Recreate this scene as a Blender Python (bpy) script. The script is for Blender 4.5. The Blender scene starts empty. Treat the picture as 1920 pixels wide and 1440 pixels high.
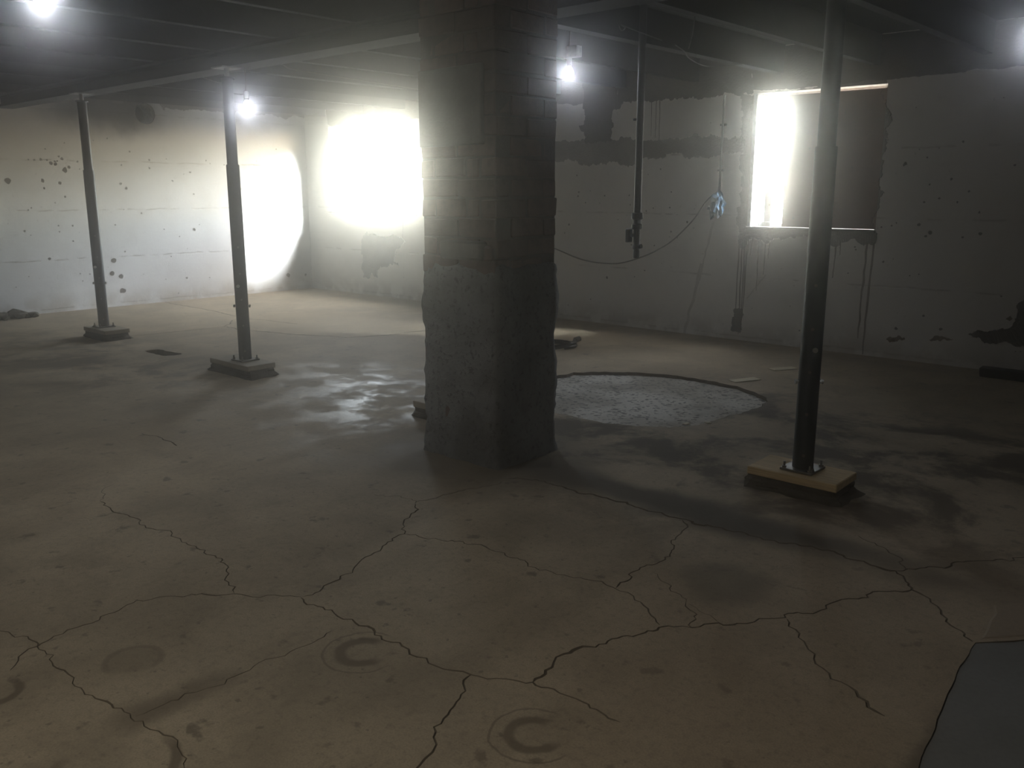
import bpy, bmesh, math, random
from mathutils import Vector, Matrix, Euler, noise
from mathutils.geometry import delaunay_2d_cdt
random.seed(7)
S = bpy.context.scene
C = S.collection
R = math.radians
PI = math.pi

# ------------------------------------------------------------------ camera, sky, sun, exposure
EYE = 1.5
cam_d = bpy.data.cameras.new('camera')
cam = bpy.data.objects.new('camera', cam_d); C.objects.link(cam)
cam_d.sensor_fit = 'HORIZONTAL'; cam_d.sensor_width = 36.0
cam_d.lens = 1650.0 / 1920.0 * 36.0
cam_d.clip_start = 0.02
cam.location = (0, 0, EYE)
cam.rotation_euler = (R(90 - 12.374), 0, R(132.2456 - 90))
S.camera = cam

w = bpy.data.worlds.new('sky'); S.world = w
w.use_nodes = True
wn = w.node_tree.nodes; wl = w.node_tree.links
wn.clear()
wo = wn.new('ShaderNodeOutputWorld'); wb = wn.new('ShaderNodeBackground'); ws = wn.new('ShaderNodeTexSky')
ws.sky_type = 'NISHITA'; ws.sun_disc = False; ws.sun_elevation = R(32); ws.sun_rotation = R(70)
ws.dust_density = 1.5
SKY = 44.0
wb.inputs['Strength'].default_value = SKY
wt = wn.new('ShaderNodeMix'); wt.data_type = 'RGBA'; wt.inputs[0].default_value = .86
wt.inputs[7].default_value = (.80, .715, .60, 1)        # bright hazy overcast over a little clear sky
wl.new(ws.outputs[0], wt.inputs[6]); wl.new(wt.outputs[2], wb.inputs['Color']); wl.new(wb.outputs[0], wo.inputs['Surface'])

sun_d = bpy.data.lights.new('sun', 'SUN'); sun = bpy.data.objects.new('sun', sun_d); C.objects.link(sun)
sun_d.energy = 330.0; sun_d.angle = R(28); sun_d.color = (.88, .94, 1.0)
SUN_DIR = Vector((-1.91, -0.68, -0.88)).normalized()      # the way the light travels
sun.rotation_euler = SUN_DIR.to_track_quat('-Z', 'Y').to_euler()
sun.location = (0, 30, 20)

S.view_settings.view_transform = 'Standard'
S.view_settings.look = 'None'
S.view_settings.gamma = 1.0
S.view_settings.use_curve_mapping = False
S.view_settings.exposure = 0.0
S.cycles.volume_bounces = 1
S.cycles.sample_clamp_indirect = 4.0

BULB_W = 2.5
WARM_W = 135.0

# ------------------------------------------------------------------ measured layout, metres
D = {'back_patches': {'band': [[-8.178, 2.134], [-7.105, 2.107], [-6.656, 2.078], [-6.307, 2.065], [-5.937, 2.046], [-5.585, 2.061], [-5.183, 2.035], [-4.804, 2.042], [-4.621, 2.029], [-4.374, 2.03], [-4.326, 1.992], [-4.329, 1.86],
                           [-4.612, 1.858], [-4.731, 1.824], [-4.855, 1.837], [-5.046, 1.869], [-5.209, 1.884], [-5.495, 1.853], [-5.596, 1.799], [-5.93, 1.818], [-6.15, 1.793], [-6.456, 1.847], [-6.652, 1.833], [-8.183, 1.852]],
                  'corner': [[-1.479, 0.675], [-1.741, 0.623], [-1.79, 0.57], [-1.775, 0.505], [-1.797, 0.413], [-1.904, 0.357], [-2.012, 0.328], [-2.131, 0.296], [-2.036, 0.274], [-1.997, 0.228], [-1.899, 0.235], [-1.841, 0.264],
                             [-1.737, 0.231], [-1.429, 0.245]],
                  'island': [[-10.289, 0.924], [-10.256, 0.863], [-9.978, 0.865], [-9.707, 0.896], [-9.525, 0.858], [-9.46, 0.802], [-9.552, 0.754], [-9.658, 0.69], [-9.724, 0.521], [-9.599, 0.46], [-9.856, 0.438],
                             [-10.023, 0.437], [-10.111, 0.37], [-10.08, 0.271], [-10.165, 0.281], [-10.223, 0.332], [-10.277, 0.251], [-10.414, 0.25], [-10.415, 0.462], [-10.42, 0.804]],
                  'low': [[-4.365, 0.311], [-4.269, 0.319], [-4.268, 0.209], [-4.278, 0.076], [-4.363, 0.078]],
                  'post': [[-6.348, 2.541], [-6.341, 2.241], [-6.409, 2.227], [-6.385, 2.168], [-6.339, 2.148], [-6.337, 2.049], [-5.958, 2.036], [-5.969, 2.167], [-5.941, 2.188], [-5.966, 2.319], [-5.932, 2.373], [-5.841, 2.401],
                           [-5.739, 2.499]],
                  'spot1': [[-2.814, 0.168], [-2.778, 0.202], [-2.661, 0.21], [-2.65, 0.187], [-2.727, 0.163], [-2.783, 0.147]],
                  'spot2': [[-2.45, 0.209], [-2.412, 0.233], [-2.325, 0.247], [-2.241, 0.238], [-2.3, 0.217], [-2.418, 0.199]],
                  'spot3': [[-1.857, 0.452], [-1.824, 0.482], [-1.802, 0.458], [-1.828, 0.437]],
                  'surround': [[-4.421, 2.42], [-4.386, 2.03], [-4.395, 1.8], [-4.346, 1.385], [-4.353, 1.111], [-4.359, 1.005], [-4.306, 0.922], [-4.253, 1.009], [-4.15, 1.023], [-4.044, 0.985], [-3.97, 1.045], [-3.816, 1.056],
                               [-3.709, 1.075], [-3.549, 1.065], [-3.469, 1.038], [-3.41, 1.01], [-3.352, 0.988], [-3.29, 1.03], [-3.232, 1.056], [-3.184, 1.073], [-3.131, 1.031], [-3.09, 1.008], [-3.053, 1.029], [-2.994, 1.017],
                               [-2.979, 1.113], [-3.018, 1.293], [-2.983, 1.373], [-2.984, 1.444], [-2.941, 1.486], [-2.98, 1.505], [-3.004, 1.561], [-2.989, 1.769], [-2.969, 1.906], [-2.94, 2.095], [-2.967, 2.191],
                               [-3.009, 2.247], [-3.01, 2.471]]},
 'back_pits': [(-6.437, 1.674, 0.016), (-6.416, 1.44, 0.016), (-6.24, 1.5, 0.01), (-6.036, 1.447, 0.018), (-6.306, 1.368, 0.012), (-6.101, 1.364, 0.009), (-6.544, 1.116, 0.02), (-6.607, 1.015, 0.012), (-5.703, 1.454, 0.013),
               (-5.685, 1.351, 0.013), (-5.696, 1.043, 0.014), (-5.656, 0.916, 0.012), (-5.177, 1.328, 0.014), (-5.165, 1.489, 0.012), (-4.955, 1.182, 0.018), (-5.355, 0.922, 0.012), (-5.469, 0.644, 0.014), (-5.98, 0.529, 0.024),
               (-5.845, 1.186, 0.01), (-5.473, 1.285, 0.016), (-5.385, 1.32, 0.012), (-5.308, 1.727, 0.012), (-5.071, 1.012, 0.01), (-2.481, 1.437, 0.014), (-2.333, 1.407, 0.014), (-2.601, 1.405, 0.014), (-2.627, 1.212, 0.02),
               (-2.527, 1.146, 0.024), (-2.56, 1.113, 0.02), (-2.127, 1.149, 0.02), (-2.261, 1.114, 0.014), (-2.819, 1.222, 0.012), (-2.859, 1.197, 0.012), (-2.947, 1.181, 0.014), (-2.662, 0.763, 0.012), (-2.586, 0.781, 0.01),
               (-2.789, 1.733, 0.022), (-2.611, 1.783, 0.013), (-2.399, 1.597, 0.016), (-2.571, 1.554, 0.013), (-2.25, 1.496, 0.014), (-3.172, 0.995, 0.012), (-3.16, 0.971, 0.012), (-2.358, 0.315, 0.02), (-10.417, 0.641, 0.01),
               (-9.508, 0.45, 0.01), (-9.513, 0.308, 0.01), (-2.738, 0.28, 0.02)],
 'blk': [[-3.568, 3.38, 1.122], [-3.244, 3.38, 1.231]],
 'bulb1': [-6.355, 3.92, 2.151],
 'bulb2': [-4.398, 5.486, 2.38],
 'bulb3': [-4.533, 1.761, 2.38],
 'bulb4': [-0.881, 3.94, 2.086],
 'bundle': [-4.568, 8.12, 1.352],
 'cable': [[-8.111, 8.12, 1.254], [-7.375, 8.12, 1.026], [-6.858, 8.12, 0.878], [-6.595, 8.12, 0.808], [-6.371, 8.12, 0.744], [-6.138, 8.12, 0.707], [-5.912, 8.12, 0.701], [-5.729, 8.12, 0.717], [-5.483, 8.12, 0.788],
           [-5.28, 8.12, 0.872], [-5.072, 8.12, 0.993], [-4.838, 8.12, 1.209], [-4.71, 8.12, 1.383], [-4.629, 8.12, 1.458]],
 'coat_top': 1.121,
 'conduit': [[-4.575, 8.17, 2.438], [-4.584, 8.17, 1.458]],
 'cracks': [(0.01, [[-2.658, 1.74], [-2.487, 1.756], [-2.263, 1.768], [-2.098, 1.758], [-1.977, 1.76], [-1.86, 1.764], [-1.798, 1.786], [-1.698, 1.843], [-1.624, 1.885], [-1.551, 1.899], [-1.441, 1.904], [-1.298, 1.895]]),
            (0.011, [[-1.798, 1.786], [-1.763, 1.722], [-1.723, 1.649], [-1.689, 1.564], [-1.645, 1.484], [-1.58, 1.371], [-1.536, 1.312]]),
            (0.011,
             [[-1.624, 1.885], [-1.639, 1.965], [-1.651, 2.02], [-1.66, 2.085], [-1.644, 2.166], [-1.597, 2.232], [-1.586, 2.312], [-1.521, 2.432], [-1.439, 2.527], [-1.387, 2.622], [-1.298, 2.713], [-1.23, 2.819],
              [-1.165, 2.933], [-1.156, 3.039], [-1.094, 3.143], [-1.031, 3.285], [-0.971, 3.359]]),
            (0.018, [[-3.038, 3.298], [-2.944, 3.359], [-2.756, 3.39], [-2.436, 3.406], [-2.259, 3.403], [-2.027, 3.413], [-1.768, 3.434], [-1.583, 3.46], [-1.413, 3.502], [-1.231, 3.494], [-1.08, 3.496]]),
            (0.012, [[-1.08, 3.496], [-1.015, 3.421], [-0.971, 3.359], [-0.883, 3.298], [-0.797, 3.201], [-0.731, 3.139], [-0.68, 3.085]]),
            (0.011, [[-1.08, 3.496], [-1.014, 3.591], [-0.934, 3.721], [-0.835, 3.853], [-0.729, 3.994], [-0.619, 4.131]]), (0.007, [[-1.055, 3.54], [-1.166, 3.665], [-1.25, 3.73], [-1.336, 3.766]]),
            (0.008, [[-3.108, 2.713], [-3.003, 2.592], [-2.848, 2.419], [-2.796, 2.247], [-2.728, 2.048], [-2.689, 2.007], [-2.648, 1.817], [-2.656, 1.748]]), (0.007, [[-3.119, 2.723], [-3.079, 2.95], [-3.018, 3.244]]),
            (0.005, [[-3.108, 2.713], [-3.241, 2.738], [-3.37, 2.665]]),
            (0.008, [[-2.848, 2.419], [-2.659, 2.482], [-2.539, 2.543], [-2.411, 2.55], [-2.256, 2.563], [-2.15, 2.531], [-2.046, 2.564], [-1.961, 2.589], [-1.831, 2.603], [-1.712, 2.57], [-1.617, 2.523], [-1.534, 2.467]]),
            (0.009, [[-1.825, 2.608], [-1.828, 2.709], [-1.856, 2.868], [-1.846, 3.025], [-1.862, 3.064], [-1.925, 3.198], [-2.016, 3.404]]), (0.008, [[-1.439, 2.527], [-1.515, 2.638], [-1.56, 2.684]]),
            (0.004, [[-1.56, 2.684], [-1.699, 2.774], [-1.807, 2.822]]), (0.004, [[-1.55, 2.681], [-1.464, 2.65], [-1.389, 2.625]]),
            (0.01, [[-1.223, 2.814], [-1.072, 2.657], [-0.987, 2.575], [-0.942, 2.53], [-0.84, 2.489], [-0.743, 2.439]]),
            (0.008, [[-2.662, 1.743], [-2.7, 1.721], [-2.873, 1.587], [-2.967, 1.503], [-3.044, 1.402], [-3.095, 1.314], [-3.041, 1.152], [-3.044, 1.096], [-3.037, 0.994], [-3.006, 0.929], [-2.956, 0.853], [-2.909, 0.812]]),
            (0.006,
             [[-3.377, 0.831], [-3.216, 0.883], [-3.151, 0.9], [-3.006, 0.929], [-2.906, 0.944], [-2.811, 0.918], [-2.683, 0.915], [-2.591, 0.915], [-2.499, 0.944], [-2.41, 0.954], [-2.325, 0.97], [-2.216, 0.978], [-2.111, 0.973],
              [-2.036, 0.945]]),
            (0.008, [[-4.285, 1.685], [-4.021, 1.687], [-3.808, 1.686], [-3.564, 1.71], [-3.385, 1.712], [-3.208, 1.728], [-3.079, 1.674], [-2.877, 1.59]]), (0.004, [[-4.5, 1.851], [-4.415, 1.748], [-4.285, 1.685]]),
            (0.005, [[-2.359, 1.661], [-2.345, 1.482], [-2.361, 1.375], [-2.347, 1.184], [-2.361, 1.057], [-2.365, 0.965]]), (0.02, [[-12.002, 5.75], [-11.329, 5.718], [-10.729, 5.74], [-10.031, 5.682], [-9.601, 5.684]]),
            (0.02, [[-9.186, 4.049], [-9.098, 4.567], [-9.053, 5.13], [-9.377, 5.401], [-9.502, 5.588], [-9.146, 5.729], [-8.609, 5.81]]),
            (0.02, [[-9.053, 5.13], [-8.687, 5.093], [-8.357, 5.239], [-7.876, 5.381], [-7.402, 5.576], [-7.207, 5.989], [-7.13, 6.455]]), (0.012, [[-5.353, 2.413], [-5.178, 2.438], [-4.921, 2.417]])],
 'drain': [-4.368, 8.285, 0.0],
 'faint': [([-4.648, 1.195], [-4.749, 0.753], 0.0279), ([-4.749, 0.753], [-4.944, -0.001], 0.0502), ([-4.036, 0.686], [-4.229, 0.432], 0.0167)],
 'hose': [-5.421, 6.592, 0.0],
 'left_pits': [(4.612, 1.753, 0.05), (4.334, 1.622, 0.034), (4.532, 1.597, 0.034), (3.936, 1.618, 0.05), (5.452, 2.005, 0.02), (5.709, 1.903, 0.022), (5.7, 1.799, 0.022), (6.274, 1.752, 0.022), (5.293, 1.595, 0.028),
               (5.365, 1.534, 0.028), (4.661, 1.793, 0.03), (4.772, 1.86, 0.02), (4.789, 1.769, 0.014), (4.343, 1.532, 0.018), (4.45, 1.834, 0.034), (4.505, 1.822, 0.03), (4.588, 1.888, 0.026), (4.337, 1.876, 0.026),
               (4.41, 1.871, 0.018), (4.262, 1.867, 0.02), (4.06, 1.023, 0.02), (4.313, 0.674, 0.026), (5.107, 0.609, 0.05), (5.069, 0.437, 0.045), (5.184, 0.386, 0.05), (5.188, 0.202, 0.06), (6.105, 0.307, 0.025),
               (4.578, 1.428, 0.018), (4.196, 1.872, 0.016), (4.502, 1.854, 0.02), (4.553, 1.919, 0.018), (4.528, 1.861, 0.016), (5.969, 2.574, 0.03), (5.303, 1.26, 0.012), (5.536, 1.208, 0.02), (7.763, 0.23, 0.05),
               (8.084, 0.216, 0.03), (6.272, 0.974, 0.03), (4.632, 1.071, 0.02), (6.527, 1.916, 0.016), (6.802, 1.864, 0.016)],
 'panel': [[-3.702, 3.38, 1.737], [-3.259, 3.38, 2.101]],
 'patch': [[-4.543, 5.529], [-4.524, 5.754], [-4.42, 5.878], [-4.24, 6.012], [-3.969, 6.168], [-3.69, 6.217], [-3.392, 6.209], [-3.18, 6.164], [-2.992, 6.06], [-2.82, 5.888], [-2.779, 5.642], [-2.789, 5.426], [-2.825, 5.197],
           [-2.845, 4.954], [-2.902, 4.849], [-3.03, 4.732], [-3.182, 4.648], [-3.395, 4.584], [-3.57, 4.578], [-3.727, 4.574], [-3.962, 4.588], [-4.251, 4.68], [-4.515, 5.003], [-4.604, 5.329]],
 'pilaster': [3.813, 1.91],
 'pipe_top': [-3.724, 5.462, 2.58],
 'pipe_z': [1.321, 1.283, 1.225, 1.14, 1.07, 1.02],
 'pit': [[-8.203, 3.786], [-8.2, 3.848], [-8.193, 3.914], [-8.122, 3.938], [-7.948, 3.941], [-7.778, 3.944], [-7.772, 3.856], [-7.805, 3.789], [-7.95, 3.768]],
 'rings': [[-2.166, 1.644, 0.075], [-1.444, 1.68, 0.072], [-2.681, 1.107, 0.087], [-1.535, 2.935, 0.178], [-2.173, 0.82, 0.156], [-2.801, 0.732, 0.065]],
 'slab': [[-0.672, 3.083], [-0.555, 3.218], [-0.345, 3.454], [-0.109, 2.695], [-0.113, 2.064], [-0.502, 1.71], [-0.59, 2.258], [-0.645, 2.689]],
 'slab2': [[-0.704, 3.426], [-0.624, 3.528], [-0.469, 3.716], [-0.379, 3.474], [-0.56, 3.243], [-0.664, 3.124]],
 'sleeve': [5.705, 2.496],
 'slivers': [[[-3.342, 6.309], [-3.238, 6.542]], [[-3.328, 6.962], [-3.207, 7.166]], [[-2.915, 4.89], [-2.909, 4.933]], [[-2.832, 5.02], [-2.816, 5.054]]],
 'soot': [5.379, 2.562],
 'streaks': [([-4.342, 1.016], [-4.345, 0.08], 0.0167), ([-4.312, 1.017], [-4.301, 0.057], 0.0167), ([-4.283, 1.018], [-4.276, 0.142], 0.0167), ([-4.254, 1.019], [-4.271, 0.253], 0.0223), ([-4.132, 1.013], [-4.129, 0.52], 0.0145),
             ([-4.057, 1.0], [-4.064, 0.685], 0.0167), ([-4.202, 1.032], [-4.215, 0.873], 0.0145), ([-4.019, 1.028], [-4.024, 0.845], 0.0139), ([-3.348, 1.003], [-3.36, 0.698], 0.0145), ([-3.31, 1.029], [-3.306, 0.916], 0.0112),
             ([-3.063, 1.038], [-3.077, 0.154], 0.0223), ([-3.006, 1.041], [-3.02, 0.009], 0.0223), ([-9.488, 1.232], [-9.515, 0.829], 0.0112), ([-5.391, 2.449], [-5.388, 2.053], 0.0112), ([-5.345, 2.446], [-5.341, 2.03], 0.0112),
             ([-5.451, 2.437], [-5.443, 2.072], 0.0089)],
 'wires': [[[-6.776, 4.389, 2.5], [-6.823, 4.576, 2.5], [-7.008, 4.798, 2.5], [-7.082, 5.15, 2.5], [-7.198, 5.739, 2.5], [-7.402, 6.773, 2.5]], [[-8.119, 4.546, 2.5], [-8.351, 4.816, 2.5], [-8.469, 5.032, 2.5]],
           [[-3.758, 5.938, 2.5], [-3.879, 6.27, 2.5], [-4.041, 6.61, 2.5], [-4.174, 7.077, 2.5], [-4.071, 7.17, 2.5], [-3.877, 7.205, 2.5]],
           [[-3.61, 5.018, 2.5], [-3.707, 5.185, 2.5], [-3.627, 5.114, 2.5], [-3.586, 5.013, 2.5], [-3.65, 5.325, 2.5], [-3.721, 5.7, 2.5]], [[-3.295, 5.415, 2.5], [-3.411, 5.602, 2.5], [-3.57, 5.837, 2.5]]]}
XW, YW = -11.72, 8.2            # room faces of the left wall and the back wall
XR, YF = 4.0, -3.2              # the walls behind the viewer
ZD, ZJ, ZB = 2.84, 2.585, 2.45  # underside of deck, of joists, of the beam
W1 = (-11.13, 1.20, -9.25, 2.42)
W2 = (-4.27, 1.13, -3.0, 2.42)

# ------------------------------------------------------------------ helpers
def link(o, parent=None):
    C.objects.link(o)
    if parent is not None: o.parent = parent
    return o

def tag(o, label=None, cat=None, group=None, kind=None):
    if label: o['label'] = label
    if cat: o['category'] = cat
    if group: o['group'] = group
    if kind: o['kind'] = kind
    return o

def empty(name, loc, rz=0.0):
    o = bpy.data.objects.new(name, None); o.location = loc; o.rotation_euler = (0, 0, rz)
    o.empty_display_size = 0.1
    return link(o)

def mesh(name, verts, faces, mat, parent=None, smooth=False, mats=None, midx=None):
    m = bpy.data.meshes.new(name); m.from_pydata([tuple(v) for v in verts], [], faces); m.update()
    for k in (mats or [mat]): m.materials.append(k)
    if midx: m.polygons.foreach_set('material_index', midx)
    if smooth: m.polygons.foreach_set('use_smooth', [True] * len(m.polygons))
    return link(bpy.data.objects.new(name, m), parent)

class MB:
    """collects shapes, builds ONE mesh object"""
    def __init__(s): s.v = []; s.f = []
    def add(s, v, f):
        n = len(s.v); s.v += [Vector(p) for p in v]; s.f += [tuple(i + n for i in q) for q in f]; return s
    def box(s, c, d, rz=0.0, jit=0.0, taper=1.0):
        x, y, z = d[0] / 2, d[1] / 2, d[2] / 2
        m = Matrix.Rotation(rz, 3, 'Z'); c = Vector(c); v = []
        for k in (-1, 1):
            t = 1.0 if k < 0 else taper
            for a, b in ((-1, -1), (1, -1), (1, 1), (-1, 1)):
                q = m @ Vector((a * x * t, b * y * t, k * z))
                v.append(c + q + Vector((random.uniform(-jit, jit), random.uniform(-jit, jit), random.uniform(-jit, jit))))
        return s.add(v, [(3, 2, 1, 0), (4, 5, 6, 7), (0, 1, 5, 4), (1, 2, 6, 5), (2, 3, 7, 6), (3, 0, 4, 7)])
    def tube(s, pts, rad, n=12, caps=True, close=False):
        pts = [Vector(p) for p in pts]; k = len(pts)
        rad = rad if isinstance(rad, (list, tuple)) else [rad] * k
        v, f = [], []; up = None
        for i, p in enumerate(pts):
            if close: t = (pts[(i + 1) % k] - pts[i - 1])
            else: t = (pts[min(i + 1, k - 1)] - pts[max(i - 1, 0)])
            t.normalize()
            if up is None: up = Vector((1, 0, 0)) if abs(t.z) > .9 else Vector((0, 0, 1))
            a = up - t * up.dot(t)
            if a.length < 1e-4: a = t.orthogonal()
            a.normalize(); up = a; b = t.cross(a)
            for j in range(n):
                g = 2 * PI * j / n
                v.append(p + (a * math.cos(g) + b * math.sin(g)) * rad[i])
        for i in range(k if close else k - 1):
            i2 = (i + 1) % k
            for j in range(n):
                f.append((i * n + j, i * n + (j + 1) % n, i2 * n + (j + 1) % n, i2 * n + j))
        if caps and not close:
            f.append(tuple(range(n))[::-1]); f.append(tuple((k - 1) * n + j for j in range(n)))
        return s.add(v, f)
    def lathe(s, c, prof, n=20):
        c = Vector(c); v = []; f = []
        for r_, z in prof:
            for j in range(n):
                g = 2 * PI * j / n; v.append(c + Vector((r_ * math.cos(g), r_ * math.sin(g), z)))
        for i in range(len(prof) - 1):
            for j in range(n):
                f.append((i * n + j, i * n + (j + 1) % n, (i + 1) * n + (j + 1) % n, (i + 1) * n + j))
        f.append(tuple(range(n))[::-1]); f.append(tuple((len(prof) - 1) * n + j for j in range(n)))
        return s.add(v, f)
    def build(s, name, mat, parent=None, smooth=False, bevel=0.0):
        o = mesh(name, s.v, s.f, mat, parent)
        if bevel:
            b = bmesh.new(); b.from_mesh(o.data)
            bmesh.ops.bevel(b, geom=b.edges[:], offset=bevel, segments=1, affect='EDGES', profile=.5)
            b.to_mesh(o.data); b.free()
        if smooth:
            o.data.polygons.foreach_set('use_smooth', [True] * len(o.data.polygons))
            o.data.set_sharp_from_angle(angle=R(40))
        return o

def jag(pts, amp, step, closed=True):
    """fractal wandering of a line or an outline"""
    out = []; n = len(pts)
    for i in range(n if closed else n - 1):
        a, b = Vector(pts[i]), Vector(pts[(i + 1) % n])
        seg = [a, b]
        def split(p, q, am):
            if (q - p).length < step: return [p]
            m = (p + q) / 2; d = (q - p); nrm = Vector((-d.y, d.x)).normalized()
            m = m + nrm * random.uniform(-am, am)
            return split(p, m, am * .66) + split(m, q, am * .66)
        out += split(a, b, min(amp, (b - a).length * .18))
    if not closed: out.append(Vector(pts[-1]))
    return out

def winding(p, poly):
    w_ = 0; x, y = p; n = len(poly)
    for i in range(n):
        x0, y0 = poly[i]; x1, y1 = poly[(i + 1) % n]
        if (y0 <= y) != (y1 <= y):
            t = x0 + (y - y0) / (y1 - y0) * (x1 - x0)
            if t > x: w_ += 1 if y1 > y0 else -1
    return w_

def cdt(outline, holes, extra=()):
    """triangles of outline minus holes; extra = loose points"""
    vs, es, loops = [], [], []
    for p in [outline] + list(holes):
        n = len(vs); k = len(p); q = [(a_[0], a_[1]) for a_ in p]
        vs.extend(Vector(c_) for c_ in q); es.extend((n + i, n + (i + 1) % k) for i in range(k))
        loops.append((q, min(c_[0] for c_ in q), max(c_[0] for c_ in q), min(c_[1] for c_ in q), max(c_[1] for c_ in q)))
    vs.extend(Vector(q) for q in extra)
    v2, _, f2, _, _, _ = delaunay_2d_cdt(vs, es, [], 0, 1e-6)
    def inside(p, L):
        q, a_, b_, c_, d_ = L
        return a_ <= p[0] <= b_ and c_ <= p[1] <= d_ and winding(p, q) != 0
    keep = []
    for f in f2:
        c_ = ((v2[f[0]].x + v2[f[1]].x + v2[f[2]].x) / 3, (v2[f[0]].y + v2[f[1]].y + v2[f[2]].y) / 3)
        if inside(c_, loops[0]) and not any(inside(c_, L) for L in loops[1:]): keep.append(tuple(f))
    used = sorted({i for f in keep for i in f}); ix = {k: i for i, k in enumerate(used)}
    return [v2[k] for k in used], [tuple(ix[k] for k in f) for f in keep]

# ------------------------------------------------------------------ materials
class NT:
    def __init__(s, name):
        s.m = bpy.data.materials.new(name); s.m.use_nodes = True
        s.n = s.m.node_tree.nodes; s.l = s.m.node_tree.links; s.n.clear()
        s.out = s.n.new('ShaderNodeOutputMaterial')
        s.b = s.n.new('ShaderNodeBsdfPrincipled'); s.l.new(s.b.outputs[0], s.out.inputs['Surface'])
        s.tc = s.n.new('ShaderNodeTexCoord')
    def put(s, sock, v):
        if isinstance(v, bpy.types.NodeSocket): s.l.new(v, sock)
        elif isinstance(v, (tuple, list)) and len(v) == 3 and sock.type == 'RGBA': sock.default_value = (*v, 1)
        else: sock.default_value = v
    def math(s, op, a, b=0.0, clamp=False):
        n = s.n.new('ShaderNodeMath'); n.operation = op; n.use_clamp = clamp
        s.put(n.inputs[0], a); s.put(n.inputs[1], b); return n.outputs[0]
    def vmath(s, op, a, b=(0, 0, 0)):
        n = s.n.new('ShaderNodeVectorMath'); n.operation = op
        s.put(n.inputs[0], a); s.put(n.inputs[1], b)
        return n.outputs['Value'] if op == 'LENGTH' else n.outputs['Vector']
    def noise(s, scale, detail=4, rough=.55, vec=None, stretch=None, color=False, dist=0.0):
        n = s.n.new('ShaderNodeTexNoise'); n.inputs['Scale'].default_value = scale
        n.inputs['Detail'].default_value = detail; n.inputs['Roughness'].default_value = rough
        n.inputs['Distortion'].default_value = dist
        v = vec or s.tc.outputs['Object']
        if stretch: v = s.vmath('MULTIPLY', v, stretch)
        s.l.new(v, n.inputs['Vector'])
        return n.outputs['Color'] if color else n.outputs[0]
    def ramp(s, f, a, b, lo=0.0, hi=1.0):
        n = s.n.new('ShaderNodeMapRange'); n.interpolation_type = 'SMOOTHSTEP'
        s.put(n.inputs['Value'], f)
        n.inputs['From Min'].default_value = a; n.inputs['From Max'].default_value = b
        n.inputs['To Min'].default_value = lo; n.inputs['To Max'].default_value = hi
        return n.outputs['Result']
    def mix(s, f, a, b):
        n = s.n.new('ShaderNodeMix'); n.data_type = 'RGBA'
        s.put(n.inputs['Factor'], f); s.put(n.inputs['A'], a) if False else None
        s.put(n.inputs[6], a); s.put(n.inputs[7], b); return n.outputs[2]
    def bump(s, h, strength=.3, dist=.01, prev=None):
        n = s.n.new('ShaderNodeBump'); n.inputs['Strength'].default_value = strength
        n.inputs['Distance'].default_value = dist; s.l.new(h, n.inputs['Height'])
        if prev: s.l.new(prev, n.inputs['Normal'])
        return n.outputs[0]
    def warped(s, amp, scale):
        c = s.vmath('SUBTRACT', s.noise(scale, 3, .6, color=True), (.5, .5, .5))
        return s.vmath('ADD', s.tc.outputs['Object'], s.vmath('MULTIPLY', c, (amp * 2, amp * 2, amp * 2)))
    def blob(s, vec, c, rad, soft=.4):
        """soft round mask of semi-axes rad (0 = axis ignored)"""
        q = s.vmath('MULTIPLY', s.vmath('SUBTRACT', vec, c), tuple(1 / r_ if r_ else 0 for r_ in rad))
        return s.ramp(s.vmath('LENGTH', q), 1 - soft, 1 + soft, 1, 0)
    def ring(s, vec, c, r_, wdt, soft=.4):
        q = s.vmath('MULTIPLY', s.vmath('SUBTRACT', vec, c), (1 / r_, 1 / r_, 0))
        d = s.math('ABSOLUTE', s.math('SUBTRACT', s.vmath('LENGTH', q), 1.0))
        return s.ramp(d, wdt * (1 - soft), wdt * (1 + soft), 1, 0)
    def done(s, col, rough=.8, nrm=None, metal=0.0, spec=.5):
        s.put(s.b.inputs['Base Color'], col); s.put(s.b.inputs['Roughness'], rough)
        s.put(s.b.inputs['Metallic'], metal); s.put(s.b.inputs['Specular IOR Level'], spec)
        if nrm: s.l.new(nrm, s.b.inputs['Normal'])
        return s.m

def mottled(name, a, b, scale=4.0, rough=.85, bump=.4, fine=60.0, dist=.006, spec=.3, metal=0.0):
    t = NT(name)
    big = t.ramp(t.noise(scale, 6, .6), .3, .7)
    col = t.mix(big, a, b)
    f = t.noise(fine, 5, .65)
    col = t.mix(t.ramp(f, .35, .75, 0, .35), col, tuple(x * .55 for x in a))
    return t.done(col, rough, t.bump(f, bump, dist), metal, spec)

def plain(name, c, rough=.5, metal=0.0, spec=.5):
    t = NT(name); n = t.noise(25, 4, .6)
    return t.done(t.mix(t.ramp(n, .3, .7), c, tuple(x * .72 for x in c)), rough, t.bump(n, .08, .003), metal, spec)

def emit(name, c, strength):
    t = NT(name); t.n.remove(t.b)
    e = t.n.new('ShaderNodeEmission'); e.inputs[0].default_value = (*c, 1); e.inputs[1].default_value = strength
    t.l.new(e.outputs[0], t.out.inputs['Surface']); return t.m

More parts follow.
